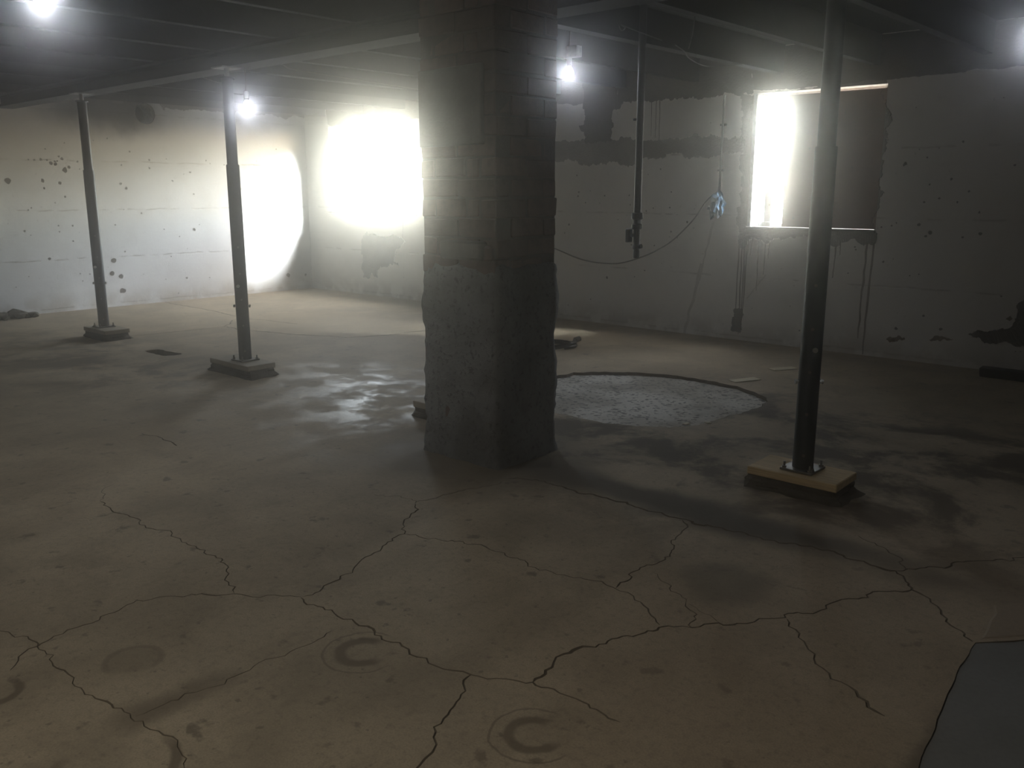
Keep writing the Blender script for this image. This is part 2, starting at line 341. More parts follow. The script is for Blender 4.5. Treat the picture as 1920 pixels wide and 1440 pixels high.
def floor_material():
    t = NT('worn concrete floor')
    o = t.tc.outputs['Object']
    big = t.ramp(t.noise(.55, 5, .6), .34, .66)
    mid = t.ramp(t.noise(2.2, 6, .62, dist=.6), .36, .68)
    fine = t.noise(38, 5, .62)
    grit = t.noise(160, 3, .6)
    col = t.mix(big, (.50, .412, .286), (.41, .338, .234))
    col = t.mix(t.math('MULTIPLY', mid, .5), col, (.255, .208, .145))
    mot = t.ramp(t.noise(4.5, 7, .7, stretch=(1, .55, 1)), .46, .66)
    col = t.mix(t.math('MULTIPLY', mot, .38), col, (.24, .195, .135))
    lite = t.ramp(t.noise(2.7, 6, .66, stretch=(.7, 1.2, 1)), .54, .72)
    col = t.mix(t.math('MULTIPLY', lite, .35), col, (.60, .505, .36))
    # brush-trowelled pale skin and dark damp patches
    damp = t.ramp(t.noise(1.5, 7, .68, dist=.25), .45, .58)
    dampzone = t.blob(t.warped(.5, 1.0), (-2.3, 4.9, 0), (2.6, 1.4, 0), .5)
    left = t.blob(t.warped(.6, .8), (-8.4, 3.25, 0), (2.2, .8, 0), .6)
    zone = t.math('MAXIMUM', dampzone, t.math('MULTIPLY', left, .8))
    dm = t.math('MULTIPLY', t.math('MULTIPLY', damp, zone), .95)
    col = t.mix(dm, col, (.075, .058, .040))
    # small chips and scuffs
    sp = t.ramp(t.noise(9, 4, .55), .62, .70)
    col = t.mix(t.math('MULTIPLY', sp, .7), col, (.13, .105, .075))
    sp2 = t.ramp(t.noise(30, 3, .5), .66, .72)
    col = t.mix(t.math('MULTIPLY', sp2, .6), col, (.12, .10, .07))
    # reddish wash towards the right
    red = t.blob(t.warped(.5, 1.2), (-.75, 2.9, 0), (1.0, 1.6, 0), .6)
    col = t.mix(t.math('MULTIPLY', red, .3), col, (.45, .335, .225))
    far = t.blob(t.warped(.25, 1.5), (-8.2, 6.15, 0), (1.45, .75, 0), .2)
    col = t.mix(t.math('MULTIPLY', far, .55), col, (.32, .25, .16))
    # rings left by pots and cans
    wv = t.warped(.012, 14)
    def C_ring(k, wdt, gap, amt, c=(.13, .098, .066)):
        nonlocal col
        x, y, r_ = D['rings'][k]
        m = t.ring(wv, (x, y, 0), r_, wdt, .5)
        if gap: m = t.math('MULTIPLY', m, t.math('SUBTRACT', 1.0, t.blob(wv, (x + gap[0] * r_, y + gap[1] * r_, 0), (r_ * gap[2], r_ * gap[2], 0), .3)))
        col = t.mix(t.math('MULTIPLY', m, amt), col, c)
    C_ring(0, .26, (.9, .9, .95), .75); C_ring(1, .22, (.8, 1.0, .95), .7)
    x, y, r_ = D['rings'][0]; 
    for k, sc in ((0, 1.75), (1, 1.75)):
        x, y, r_ = D['rings'][k]
        m = t.math('MULTIPLY', t.ring(wv, (x, y, 0), r_ * sc, .03, .5), t.math('SUBTRACT', 1.0, t.blob(wv, (x + r_ * 1.2, y + r_ * 1.2, 0), (r_ * 1.5, r_ * 1.5, 0), .2)))
        col = t.mix(t.math('MULTIPLY', m, .55), col, (.13, .10, .07))
    x, y, r_ = D['rings'][2]
    col = t.mix(t.math('MULTIPLY', t.blob(wv, (x, y, 0), (r_, r_, 0), .25), .38), col, (.17, .135, .09))
    C_ring(2, .12, (.9, -.6, .8), .4)
    x, y, r_ = D['rings'][3]
    col = t.mix(t.math('MULTIPLY', t.blob(t.warped(.08, 5), (x, y, 0), (r_, r_ * 1.1, 0), .35), .62), col, (.15, .125, .09))
    C_ring(4, .09, (-.9, .4, 1.0), .75); C_ring(5, .22, (-.8, .2, .9), .8)
    # damp halo along the long joint; darker floor round the pillar foot
    j = t.blob(t.warped(.12, 3), (-2.15, 3.55, 0), (1.15, .15, 0), .6)
    col = t.mix(t.math('MULTIPLY', j, .95), col, (.085, .07, .052))
    j = t.blob(t.warped(.03, 9), (-.585, 2.3, 0), (.035, .5, 0), .8)
    col = t.mix(t.math('MULTIPLY', j, .7), col, (.10, .08, .06))
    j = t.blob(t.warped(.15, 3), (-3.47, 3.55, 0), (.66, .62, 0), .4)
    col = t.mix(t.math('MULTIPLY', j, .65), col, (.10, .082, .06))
    q0, q1 = D['cracks'][20][1][1], D['cracks'][20][1][-1]
    wv2 = t.warped(.03, 8)
    for k in range(5):
        u = .45 + .55 * k / 4
        j = t.blob(wv2, (q0[0] + (q1[0] - q0[0]) * u, q0[1] + (q1[1] - q0[1]) * u, 0), (.035 + .03 * u, .035 + .03 * u, 0), .8)
        col = t.mix(t.math('MULTIPLY', j, .25 + .3 * u), col, (.12, .09, .062))
    col = t.mix(t.ramp(fine, .45, .8, 0, .45), col, (.15, .122, .086))
    col = t.mix(t.ramp(grit, .35, .75, 0, .35), col, (.13, .105, .073))
    # wet sheen where the floor has been rubbed smooth, by the second post
    wet = t.blob(t.warped(.7, 1.3), (-5.6, 3.75, 0), (1.5, 1.0, 0), .6)
    wet = t.math('MULTIPLY', wet, t.ramp(t.noise(3.0, 5, .6), .42, .62))
    ro = t.math('SUBTRACT', .80, t.math('MULTIPLY', wet, .42))
    ro = t.math('ADD', ro, t.math('MULTIPLY', fine, .12))
    n1 = t.bump(t.noise(1.8, 4, .55), .35, .02)
    n2 = t.bump(fine, .35, .004, n1); n3 = t.bump(grit, .2, .0015, n2)
    return t.done(col, ro, n3, 0, .28)

def wall_material(name, axis, tone=(.72, .69, .63), extra=()):
    """old white limewash over board-marked concrete; axis = the wall's running direction"""
    t = NT(name)
    st = (1, 1, 1)
    big = t.ramp(t.noise(.7, 5, .6), .35, .68)
    col = t.mix(big, tone, tuple(x * .87 for x in tone))
    mid = t.ramp(t.noise(3.5, 6, .65), .5, .75)
    col = t.mix(t.math('MULTIPLY', mid, .3), col, (.52, .485, .43))
    fl_ = t.ramp(t.noise(26, 4, .6), .65, .71)
    col = t.mix(t.math('MULTIPLY', fl_, .5), col, (.33, .30, .255))
    # flaking along the board seams
    zz = t.n.new('ShaderNodeSeparateXYZ'); t.l.new(t.warped(.02, 4), zz.inputs[0])
    band = t.math('ABSOLUTE', t.math('SUBTRACT', t.math('FRACT', t.math('DIVIDE', t.math('SUBTRACT', zz.outputs[2], .04), .61)), .5))
    seam = t.ramp(band, .478, .497)
    seam = t.math('MULTIPLY', seam, t.ramp(t.noise(4, 6, .7), .44, .60))
    col = t.mix(t.math('MULTIPLY', seam, .75), col, (.36, .325, .275))
    # rising damp at the foot
    foot = t.math('MULTIPLY', t.ramp(zz.outputs[2], .02, .30, 1, 0), t.ramp(t.noise(4, 5, .6), .40, .60))
    col = t.mix(t.math('MULTIPLY', foot, .6), col, (.36, .315, .25))
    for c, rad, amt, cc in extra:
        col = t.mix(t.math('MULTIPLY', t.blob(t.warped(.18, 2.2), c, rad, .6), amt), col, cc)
    f = t.noise(45, 5, .62)
    h = t.bump(t.noise(2.5, 5, .6), .5, .02)
    h = t.bump(seam, .5, -.006, h)
    h = t.bump(f, .35, .004, h)
    return t.done(col, .9, h, 0, .2)

M = {}
M['floor'] = floor_material()
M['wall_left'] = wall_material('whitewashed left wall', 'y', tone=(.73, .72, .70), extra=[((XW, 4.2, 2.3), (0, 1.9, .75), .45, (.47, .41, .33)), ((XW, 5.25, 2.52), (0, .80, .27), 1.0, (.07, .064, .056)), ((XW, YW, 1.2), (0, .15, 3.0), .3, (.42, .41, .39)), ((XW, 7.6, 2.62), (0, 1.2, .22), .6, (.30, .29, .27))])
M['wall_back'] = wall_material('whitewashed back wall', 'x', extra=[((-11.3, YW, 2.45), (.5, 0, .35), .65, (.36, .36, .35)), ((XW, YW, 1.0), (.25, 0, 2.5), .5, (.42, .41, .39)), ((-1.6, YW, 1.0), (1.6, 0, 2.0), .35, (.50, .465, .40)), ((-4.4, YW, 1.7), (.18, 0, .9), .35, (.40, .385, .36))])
M['wall_plain'] = mottled('plain grey brown walls', (.40, .37, .32), (.30, .27, .23), 1.5)  # duller mottled tone for the walls behind the viewer
M['bare'] = mottled('bare grey mortar', (.165, .148, .122), (.105, .094, .078), 3.0, .95, .8, 50, .008, .15)
M['bare_pale'] = mottled('pale smeared mortar', (.30, .285, .25), (.20, .19, .168), 3.0, .95, .8, 50, .008, .15)
M['streak'] = mottled('rusty water streak', (.16, .125, .095), (.26, .215, .17), 6.0, .9, .2)
M['faint'] = mottled('faint drip mark', (.50, .47, .41), (.58, .55, .49), 6.0, .9, .2)
M['pit'] = mottled('shadowy pit', (.13, .108, .082), (.09, .075, .058), 8.0, .95, .3)  # dark colour for flat discs: shade inside small holes is painted in
M['rust'] = mottled('rust brown scab', (.20, .135, .075), (.14, .095, .055), 9.0, .95, .6)
M['crack'] = mottled('dirt in crack', (.150, .120, .084), (.105, .084, .058), 9.0, .95, .6)
M['gravel'] = None
M['slab'] = mottled('smooth grey screed', (.235, .232, .215), (.195, .19, .172), 1.6, .75, .2)
M['slab2'] = mottled('tan screed', (.36, .285, .20), (.30, .235, .165), 2.0, .8, .3)
M['joist'] = mottled('blackened timber', (.020, .018, .016), (.013, .012, .010), 5.0, .85, .4, 30)
M['deck'] = mottled('sooty deck', (.009, .008, .007), (.006, .0055, .005), 2.0, .95, .4)
M['beam'] = mottled('dark beam', (.011, .010, .009), (.008, .0075, .007), 3.0, .8, .3)
M['post'] = plain('black painted steel', (.012, .0125, .013), .5, 0, .3)
M['post_grey'] = plain('grey painted steel', (.028, .030, .034), .5, 0, .35)
M['steel'] = plain('bright steel', (.62, .61, .58), .28, 1.0)
M['dull_steel'] = plain('dull steel', (.22, .21, .19), .5, .8)
M['timber'] = None
M['footing'] = mottled('dark rough footing', (.105, .088, .066), (.065, .055, .042), 7.0, .95, 1.0, 35, .012, .15)
M['pad_grey'] = mottled('weathered pad', (.36, .315, .235), (.27, .235, .175), 6.0, .85, .3)
M['coat'] = None
M['mortar'] = mottled('old grey mortar', (.135, .112, .092), (.10, .085, .071), 6.0, .95, .8)
M['plaster'] = mottled('trowelled cement', (.185, .172, .148), (.14, .13, .112), 5.0, .9, .4)
M['pipe'] = plain('black iron pipe', (.022, .021, .020), .5, .2)
M['cable'] = plain('grey brown cable', (.13, .11, .088), .6)
M['white_cable'] = plain('pale cable', (.12, .11, .10), .7)
M['conduit'] = plain('dull grey conduit', (.11, .10, .088), .8, 0, .15)
M['blue'] = plain('blue grey plastic', (.040, .068, .098), .85, 0, .15)
M['rubber'] = plain('black rubber', (.013, .013, .013), .25)
M['white'] = plain('white frame paint', (.74, .75, .74), .45)
M['dull_grey'] = plain('grey stile paint', (.30, .31, .31), .6)
M['ceramic'] = plain('white ceramic', (.70, .70, .68), .3)
M['board'] = mottled('brown hardboard', (.21, .125, .082), (.155, .094, .064), 1.4, .7, .1)
M['ext'] = mottled('pale paving outdoors', (.62, .60, .56), (.52, .50, .46), 1.0, .9, .2)
M['rubble'] = mottled('broken concrete', (.105, .092, .066), (.06, .053, .038), 9.0, .95, .8)
M['chalk'] = mottled('pale wood sliver', (.70, .65, .50), (.60, .55, .41), 9.0, .9, .2)
M['bulb'] = emit('lit led bulb', (.84, .89, 1.0), 180.0)
M['dim_bulb'] = emit('dimmer led bulb', (.84, .89, 1.0), 110.0)
M['fill_bulb'] = emit('warm fill bulb', (1.0, .80, .55), 60.0)

def timber():
    t = NT('sawn pale timber')
    g = t.noise(9, 5, .6, stretch=(.6, 9, 9), dist=.8)
    col = t.mix(t.ramp(g, .35, .7), (.60, .46, .26), (.44, .32, .17))
    return t.done(col, .75, t.bump(g, .25, .003), 0, .25)
def gravel():
    t = NT('fresh gravelly concrete')
    v = t.n.new('ShaderNodeTexVoronoi'); v.inputs['Scale'].default_value = 46; t.l.new(t.tc.outputs['Object'], v.inputs['Vector'])
    big = t.ramp(t.noise(1.6, 5, .6), .35, .65)
    col = t.mix(big, (.66, .64, .58), (.36, .335, .28))
    st = t.ramp(v.outputs['Color'], .70, .78)
    col = t.mix(t.math('MULTIPLY', st, .8), col, (.07, .065, .055))
    f = t.noise(55, 4, .7)
    col = t.mix(t.ramp(f, .6, .72, 0, .6), col, (.11, .10, .085))
    h = t.bump(v.outputs['Distance'], .6, .012); h = t.bump(f, .6, .008, h)
    return t.done(col, .9, h, 0, .3)
def coat():
    t = NT('rough cement coat')
    big = t.ramp(t.noise(2.2, 5, .6), .35, .65)
    col = t.mix(big, (.225, .227, .226), (.125, .122, .117))
    f = t.noise(34, 5, .7); sp = t.ramp(f, .52, .66)
    col = t.mix(t.math('MULTIPLY', sp, .8), col, (.05, .047, .043))
    h = t.bump(t.noise(9, 5, .6), .6, .02); h = t.bump(f, .7, .008, h)
    return t.done(col, .85, h, 0, .3)
def brick():
    t = NT('grimy brick')
    oi = t.n.new('ShaderNodeObjectInfo')
    col = t.mix(oi.outputs['Random'], (.190, .128, .100), (.135, .100, .083))
    n = t.noise(14, 5, .65)
    col = t.mix(t.ramp(n, .4, .7, 0, .6), col, (.075, .066, .058))
    return t.done(col, .95, t.bump(t.noise(40, 5, .7), .7, .006), 0, .15)
M['timber'] = timber(); M['gravel'] = gravel(); M['coat'] = coat(); M['brick'] = brick()

def glass():
    t = NT('window glass'); t.n.remove(t.b)
    tr = t.n.new('ShaderNodeBsdfTransparent'); gl = t.n.new('ShaderNodeBsdfGlossy'); mx = t.n.new('ShaderNodeMixShader')
    tr.inputs[0].default_value = (.93, .95, .95, 1); gl.inputs['Roughness'].default_value = .03
    mx.inputs[0].default_value = .06
    t.l.new(tr.outputs[0], mx.inputs[1]); t.l.new(gl.outputs[0], mx.inputs[2]); t.l.new(mx.outputs[0], t.out.inputs['Surface'])
    return t.m
M['glass'] = glass()

# ------------------------------------------------------------------ floor: a slab with real cracks, a pit and let-in patches
def crack_outline(pts, wdt):
    path = jag(pts, .03, .035, closed=False); n = len(path)
    ctr = []; L, Rr = [], []
    for i, p in enumerate(path):
        d = (path[min(i + 1, n - 1)] - path[max(i - 1, 0)]).normalized(); nr = Vector((-d.y, d.x))
        k = wdt * .45 * (.55 + .9 * noise.noise(Vector((p.x * 7, p.y * 7, 3.1))) ** 2 * 2 + .25 * random.random())
        if i in (0, n - 1): k *= .3
        L.append(p + nr * k); Rr.append(p - nr * k); ctr.append(p)
    return L, ctr, Rr
cracks = [crack_outline(p, wd) for wd, p in D['cracks']]
patch_o = jag(D['patch'], .03, .06); pit_o = jag(D['pit'], .02, .05)
slab_o = jag(D['slab'], .008, .08); slab2_o = jag(D['slab2'], .02, .08)
holes = [L + Rr[::-1] for L, c, Rr in cracks] + [patch_o, pit_o, slab_o]
fx0, fx1, fy0, fy1 = XW - .3, XR + .3, YF - .3, YW + .3
v2, f2 = cdt([(fx0, fy0), (fx1, fy0), (fx1, fy1), (fx0, fy1)], holes)
floor = tag(mesh('floor', [(p.x, p.y, 0) for p in v2], f2, M['floor']), kind='structure')
MB().box(((fx0 + fx1) / 2, (fy0 + fy1) / 2, -.25), (fx1 - fx0, fy1 - fy0, .1)).build('subbase', M['crack'], floor)
for (L, c, Rr), (wd, _) in zip(cracks, D['cracks']):
    n = len(c); d = max(.003, wd * .45)
    v = [(p.x, p.y, 0) for p in L] + [(p.x, p.y, -d) for p in c] + [(p.x, p.y, 0) for p in Rr]
    f = []
    for i in range(n - 1):
        f += [(i, n + i, n + i + 1, i + 1), (n + i, 2 * n + i, 2 * n + i + 1, n + i + 1)]
    mesh('crack', v, f, M['crack'], floor)

def let_in(name, outline, z, gap, mat, wallmat, grid=.12, amp=.004):
    """a panel lying in a hole of the floor, with the hole's own side"""
    c = sum(outline, Vector((0, 0))) / len(outline)
    inner = [c + (p - c) * (1 - gap / max((p - c).length, .1)) for p in outline]
    xs = [p.x for p in inner]; ys = [p.y for p in inner]
    ex = []; x = min(xs)
    while x < max(xs):
        y = min(ys)
        while y < max(ys):
            ex.append((x + random.uniform(-.02, .02), y + random.uniform(-.02, .02))); y += grid
        x += grid
    vv, ff = cdt(inner, [], ex)
    v = [(p.x, p.y, z + amp * noise.noise(Vector((p.x * 6, p.y * 6, 1)))) for p in vv]
    o = mesh(name, v, ff, mat, floor, smooth=True)
    n = len(outline); a = [(p.x, p.y, 0) for p in outline] + [(p.x, p.y, z - .05) for p in outline]
    s = mesh('floor_edge', a, [(i, (i + 1) % n, n + (i + 1) % n, n + i) for i in range(n)], wallmat, floor)
    b = mesh('crack', [(p.x, p.y, z - .03) for p in outline], [tuple(range(n))], M['crack'], o) if gap else None
    return o
let_in('gravel_patch', patch_o, -.026, .004, M['gravel'], M['crack'])
let_in('grey_screed', slab_o, -.003, .004, M['slab'], M['crack'])
let_in('pit_bottom', pit_o, -.11, .0, M['crack'], M['crack'])
c0 = sum(slab2_o, Vector((0, 0))) / len(slab2_o)
n = len(slab2_o)
mesh('screed_patch', [(p.x, p.y, 0) for p in slab2_o] + [(c0.x + (p.x - c0.x) * .94, c0.y + (p.y - c0.y) * .94, .003) for p in slab2_o], [(i, (i + 1) % n, n + (i + 1) % n, n + i) for i in range(n)] + [tuple(range(n, 2 * n))], M['slab2'], floor)

# ------------------------------------------------------------------ walls
def wall(name, outline, holes, put, mat, depth):
    """flat wall with openings; put(a, b, d) -> point, d = depth into the wall"""
    vv, ff = cdt(outline, holes)
    v = [put(p.x, p.y, 0) for p in vv]; f = [tuple(q) for q in ff]
    for h in holes:
        n0 = len(v); k = len(h)
        v += [put(a, b, 0) for a, b in h] + [put(a, b, depth) for a, b in h]
        f += [(n0 + i, n0 + (i + 1) % k, n0 + k + (i + 1) % k, n0 + k + i) for i in range(k)]
    return tag(mesh(name, v, f, mat), kind='structure')
rect = lambda q: [(q[0], q[1]), (q[2], q[1]), (q[2], q[3]), (q[0], q[3])]
sy, sz = D['sleeve']; SR = .135
hole = [(sy + SR * math.cos(2 * PI * k / 28), sz + SR * math.sin(2 * PI * k / 28)) for k in range(28)]
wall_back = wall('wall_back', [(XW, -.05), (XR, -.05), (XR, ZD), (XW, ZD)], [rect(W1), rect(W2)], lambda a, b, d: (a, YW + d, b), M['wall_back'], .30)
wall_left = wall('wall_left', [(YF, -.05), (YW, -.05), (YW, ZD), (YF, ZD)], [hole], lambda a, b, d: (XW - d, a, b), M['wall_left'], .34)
wall('wall_right', [(YF, -.05), (YW, -.05), (YW, ZD), (YF, ZD)], [], lambda a, b, d: (XR + d, a, b), M['wall_plain'], .2)
wall('wall_front', [(XW, -.05), (XR, -.05), (XR, ZD), (XW, ZD)], [], lambda a, b, d: (a, YF - d, b), M['wall_plain'], .2)
mb = MB(); k = 28; mb.add([(XW - .002, a, b) for a, b in hole] + [(XW - .33, a, b) for a, b in hole], [(i, (i + 1) % k, k + (i + 1) % k, k + i) for i in range(k)])
for v_ in mb.v: v_.y = sy + (v_.y - sy) * .97; v_.z = sz + (v_.z - sz) * .97
mb.build('sleeve_pipe', M['ceramic'], wall_left, smooth=True)
mesh('sleeve_end', [(XW - .335, a, b) for a, b in hole], [tuple(range(28))], M['pit'], wall_left)
# shallow pilaster at the near end of the left wall
py, pz = D['pilaster']
MB().box((XW + .004, (YF + py) / 2, pz / 2), (.008, py - YF, pz)).build('pilaster', M['wall_left'], wall_left)

def skin(name, outline, put, mat, parent, th=.005, holes=(), amp=.045, step=.016):
    """a thin ragged coat of mortar on a wall, its edge feathered"""
    o = jag(outline, amp, step)
    vv, ff = cdt(o, list(holes))
    v = [put(p.x, p.y, -th) for p in vv]; f = [tuple(q) for q in ff]
    n0 = len(v); k = len(o)
    v += [put(p.x, p.y, -th) for p in o] + [put(p.x, p.y, .001) for p in o]
    f += [(n0 + i, n0 + (i + 1) % k, n0 + k + (i + 1) % k, n0 + k + i) for i in range(k)]
    return mesh(name, v, f, mat, parent)
pb = lambda a, b, d: (a, YW + d, b)
pl = lambda a, b, d: (XW - d, a, b)
BP = D['back_patches']
skin('mortar_band', BP['band'], pb, M['bare_pale'], wall_back, .005)
skin('mortar_patch', BP['post'], pb, M['bare'], wall_back, .008, amp=.05)
grow = lambda q, e: [(q[0] - e, q[1] - e), (q[2] + e, q[1] - e), (q[2] + e, q[3] + e), (q[0] - e, q[3] + e)]
skin('window_surround', BP['surround'], pb, M['bare'], wall_back, .010, holes=[rect(W2)], amp=.05)
skin('mortar_patch', BP['corner'], pb, M['bare'], wall_back, .010, amp=.07, step=.02)
skin('mortar_patch', BP['island'], pb, M['bare_pale'], wall_back, .008, amp=.05)
skin('mortar_patch', BP['low'], pb, M['bare'], wall_back, .007)
for k in ('spot1', 'spot2', 'spot3'):
    skin('rust_scab', BP[k], pb, M['rust'], wall_back, .003, amp=.03, step=.015)
# unpainted strip above the paint line, under the joists
def strip(x0, x1, z0, z1):
    return [(x0, z0)] + [(x0 + (x1 - x0) * i / 9, z0 + random.uniform(-.012, .012)) for i in range(1, 9)] + [(x1, z0), (x1, z1), (x0, z1)]
skin('bare_strip', strip(W1[0], -6.35, 2.46, ZD), pb, M['bare_pale'], wall_back, .006, amp=.03)
skin('bare_strip', strip(-5.90, -4.28, 2.43, ZD), pb, M['bare'], wall_back, .006, amp=.03)
skin('bare_strip', [(-6.36, 2.40), (-5.9, 2.42), (-5.9, ZD), (-6.36, ZD)], pb, M['bare'], wall_back, .009, amp=.03)
skin('bare_strip', strip(-4.29, XR, 2.455, ZD), pb, M['bare'], wall_back, .004, amp=.03)
skin('bare_strip', strip(YF, sy - .3, 2.60, ZD), pl, M['bare'], wall_left, .006, amp=.03)
skin('bare_strip', strip(sy + .24, YW, 2.585, ZD), pl, M['bare'], wall_left, .006, amp=.03)
def streak(a, b, wd, mat, nm='water_streak'):
    a, b = Vector(a), Vector(b); n = 10; Lp, Rp = [], []
    d = (b - a).normalized(); nr = Vector((-d.y, d.x))
    for i in range(n + 1):
        p = a.lerp(b, i / n) + nr * wd * .5 * random.uniform(-.5, .5); h = wd * .5 * (1 - .45 * i / n) * random.uniform(.7, 1.25)
        Lp.append(p + nr * h); Rp.append(p - nr * h)
    v = [pb(p.x, p.y, -.0022) for p in Lp + Rp]
    mesh(nm, v, [(i, n + 1 + i, n + 2 + i, i + 1) for i in range(n)], mat, wall_back)
for a, b, wd in D['streaks']: streak(a, b, wd, M['streak'])
for a, b, wd in D['faint']: streak(a, b, wd, M['faint'], 'drip_mark')
def pits(parent, put, spots, extra, box):
    mb = MB(); allp = [((x, z), s) for (x, z), s in [((q[0], q[1]), q[2]) for q in spots]]
    for _ in range(extra):
        allp.append(((random.uniform(box[0], box[2]), random.uniform(box[1], box[3])), random.choice((.004, .006, .006, .009, .012))))
    for (x, z), s in allp:
        n = 9; ph = random.random() * 6
        ring_ = [(x + s * math.cos(2 * PI * k / n + ph) * random.uniform(.55, 1.1), z + s * math.sin(2 * PI * k / n + ph) * random.uniform(.55, 1.1)) for k in range(n)]
        mb.add([put(a, b, -.0025) for a, b in ring_] + [put(x, z, -.0015)], [(k, (k + 1) % n, n) for k in range(n)])
    return tag(mb.build('pits_and_chips', M['pit'], parent), kind='stuff')
pits(wall_back, pb, [(a, b, s * .8) for a, b, s in D['back_pits']], 90, (-9, .1, -1, 2.4))
pits(wall_left, pl, [(a, b, s * .8) for a, b, s in D['left_pits']], 110, (3.5, .1, 8.1, 2.3))

# ------------------------------------------------------------------ windows
def win_frame(x0, z0, x1, z1, y, parent, t=.055, d=.06):
    m = MB()
    for c, s in (((x0 + t / 2, (z0 + z1) / 2), (t, z1 - z0)), ((x1 - t / 2, (z0 + z1) / 2), (t, z1 - z0)),
                 (((x0 + x1) / 2, z0 + t / 2), (x1 - x0 - 2 * t, t)), (((x0 + x1) / 2, z1 - t / 2), (x1 - x0 - 2 * t, t))):
        m.box((c[0], y, c[1]), (s[0], d, s[1]))
    return m.build('window_frame', M['white'], parent)
def win_panes(x0, z0, x1, z1, y, nx, parent):
    w_ = (x1 - x0) / nx
    for i in range(nx):
        MB().box((x0 + w_ * (i + .5), y, (z0 + z1) / 2), (w_ - .03, .005, z1 - z0)).build('pane', M['glass'], parent)
        if i: MB().box((x0 + w_ * i, y, (z0 + z1) / 2), (.04, .045, z1 - z0)).build('mullion', M['white'], parent)
win1 = tag(empty('window_1', ((W1[0] + W1[2]) / 2, YW + .26, W1[1])), kind='structure')
win1.location = (0, 0, 0)
win_frame(*W1, YW + .265, win1)
win_panes(W1[0] + .055, W1[1] + .055, W1[2] - .055, W1[3] - .055, YW + .27, 2, win1)
MB().box(((W1[0] + W1[2]) / 2, YW + .10, W1[1] - .015), (W1[2] - W1[0] + .1, .30, .03)).build('window_sill', M['plaster'], win1, bevel=.006)

win2 = tag(empty('window_2', (0, 0, 0)), kind='structure')
x0, z0, x1, z1 = W2
win_frame(x0, z0, x1, z1, YW + .20, win2, t=.05, d=.07)
win_panes(x0 + .05, z0 + .05, x1 - .05, z1 - .05, YW + .21, 3, win2)
MB().box((-4.115, YW + .13, z0 + .50), (.075, .04, .98)).build('loose_stile', M['dull_grey'], win2, bevel=.003)
MB().box((-4.115, YW + .115, z0 + .045), (.10, .05, .05)).build('packing_block', M['white'], win2, bevel=.003)
MB().box((x0 + .018, YW + .085, (z0 + z1) / 2), (.036, .17, z1 - z0)).build('jamb_lining', M['white'], win2)
MB().box(((x0 + x1) / 2, YW + .05, z0 + .012), (x1 - x0, .16, .024)).build('window_sill', M['plaster'], win2, bevel=.004)

# ------------------------------------------------------------------ ceiling: deck, joists, beam
o = MB().box(((fx0 + fx1) / 2, (fy0 + fy1) / 2, ZD + .06), (fx1 - fx0, fy1 - fy0, .12)).build('ceiling', M['deck'])
ceiling = tag(o, kind='structure')
ceiling.location = (0, 0, 0)
jx = -4.02
xs = [jx + .9 * k for k in range(-8, 9)]
for x in xs:
    if x < XW + .2 or x > XR - .1: continue
    MB().box((x, (YF + YW) / 2, (ZJ + ZD) / 2), (.075, YW - YF, ZD - ZJ), jit=.006).build('joist', M['joist'], ceiling)
bm_ = MB()
BY = 3.98
bm_.box(((XW + XR) / 2, BY, ZB + .012), (XR - XW, .22, .024)).box(((XW + XR) / 2, BY, ZJ - .012), (XR - XW, .22, .024)).box(((XW + XR) / 2, BY, (ZB + ZJ) / 2), (XR - XW, .03, ZJ - ZB - .04))
bm_.build('beam', M['beam'], ceiling)

# ------------------------------------------------------------------ brick pillar
PX0, PX1, PY0, PY1 = -3.755, -3.185, 3.385, 3.875
pillar = tag(empty('brick_pillar', ((PX0 + PX1) / 2, (PY0 + PY1) / 2, 0)), 'square brick pillar with rough cement coat on its lower half, centre of basement', 'pillar')
cx, cy = pillar.location.x, pillar.location.y
W_, D_ = PX1 - PX0, PY1 - PY0
MB().box((0, 0, ZJ / 2), (W_ - .014, D_ - .014, ZJ), jit=.0).build('mortar_core', M['mortar'], pillar)
BT, CH, JT = .108, .1045, .009
def brick_mesh(lx, ly):
    b = MB().box((0, 0, 0), (lx, ly, CH - JT), jit=.004)
    m = bpy.data.meshes.new('brick'); m.from_pydata([tuple(v) for v in b.v], [], b.f); m.materials.append(M['brick'])
    q = bmesh.new(); q.from_mesh(m); bmesh.ops.bevel(q, geom=q.edges[:], offset=.006, segments=1, affect='EDGES', profile=.5); q.to_mesh(m); q.free()
    return m
bank = {}
def lay(x, y, z, lx, ly):
    k = (round(lx, 3), round(ly, 3))
    bank.setdefault(k, [brick_mesh(lx, ly) for _ in range(5)])
    o = bpy.data.objects.new('brick', random.choice(bank[k])); link(o, pillar)
    s = .005
    o.location = (x + random.uniform(-s, s), y + random.uniform(-s, s), z + random.uniform(-.003, .003))
    o.rotation_euler = (random.uniform(-.012, .012), random.uniform(-.012, .012), random.uniform(-.025, .025))
ncourse = int(ZJ / CH)
for c in range(ncourse + 1):
    z = min(c * CH + CH / 2, ZJ - CH / 2 + .004)
    a, b = W_ / 2, D_ / 2
    if c % 2 == 0:
        for sy_ in (-1, 1):
            for sx in (-1, 1): lay(sx * (a / 2), sy_ * (b - BT / 2), z, a - JT, BT)
        for sx in (-1, 1): lay(sx * (a - BT / 2), 0, z, BT, D_ - 2 * BT - 2 * JT)
    else:
        for sx in (-1, 1):
            for sy_ in (-1, 1): lay(sx * (a - BT / 2), sy_ * (b / 2), z, BT, b - JT)
        iw = W_ - 2 * BT - 2 * JT
        for sy_ in (-1, 1):
            lay(-iw / 2 + .115, sy_ * (b - BT / 2), z, .225, BT)
            lay(-iw / 2 + .235 + (iw - .24) / 2, sy_ * (b - BT / 2), z, iw - .245, BT)
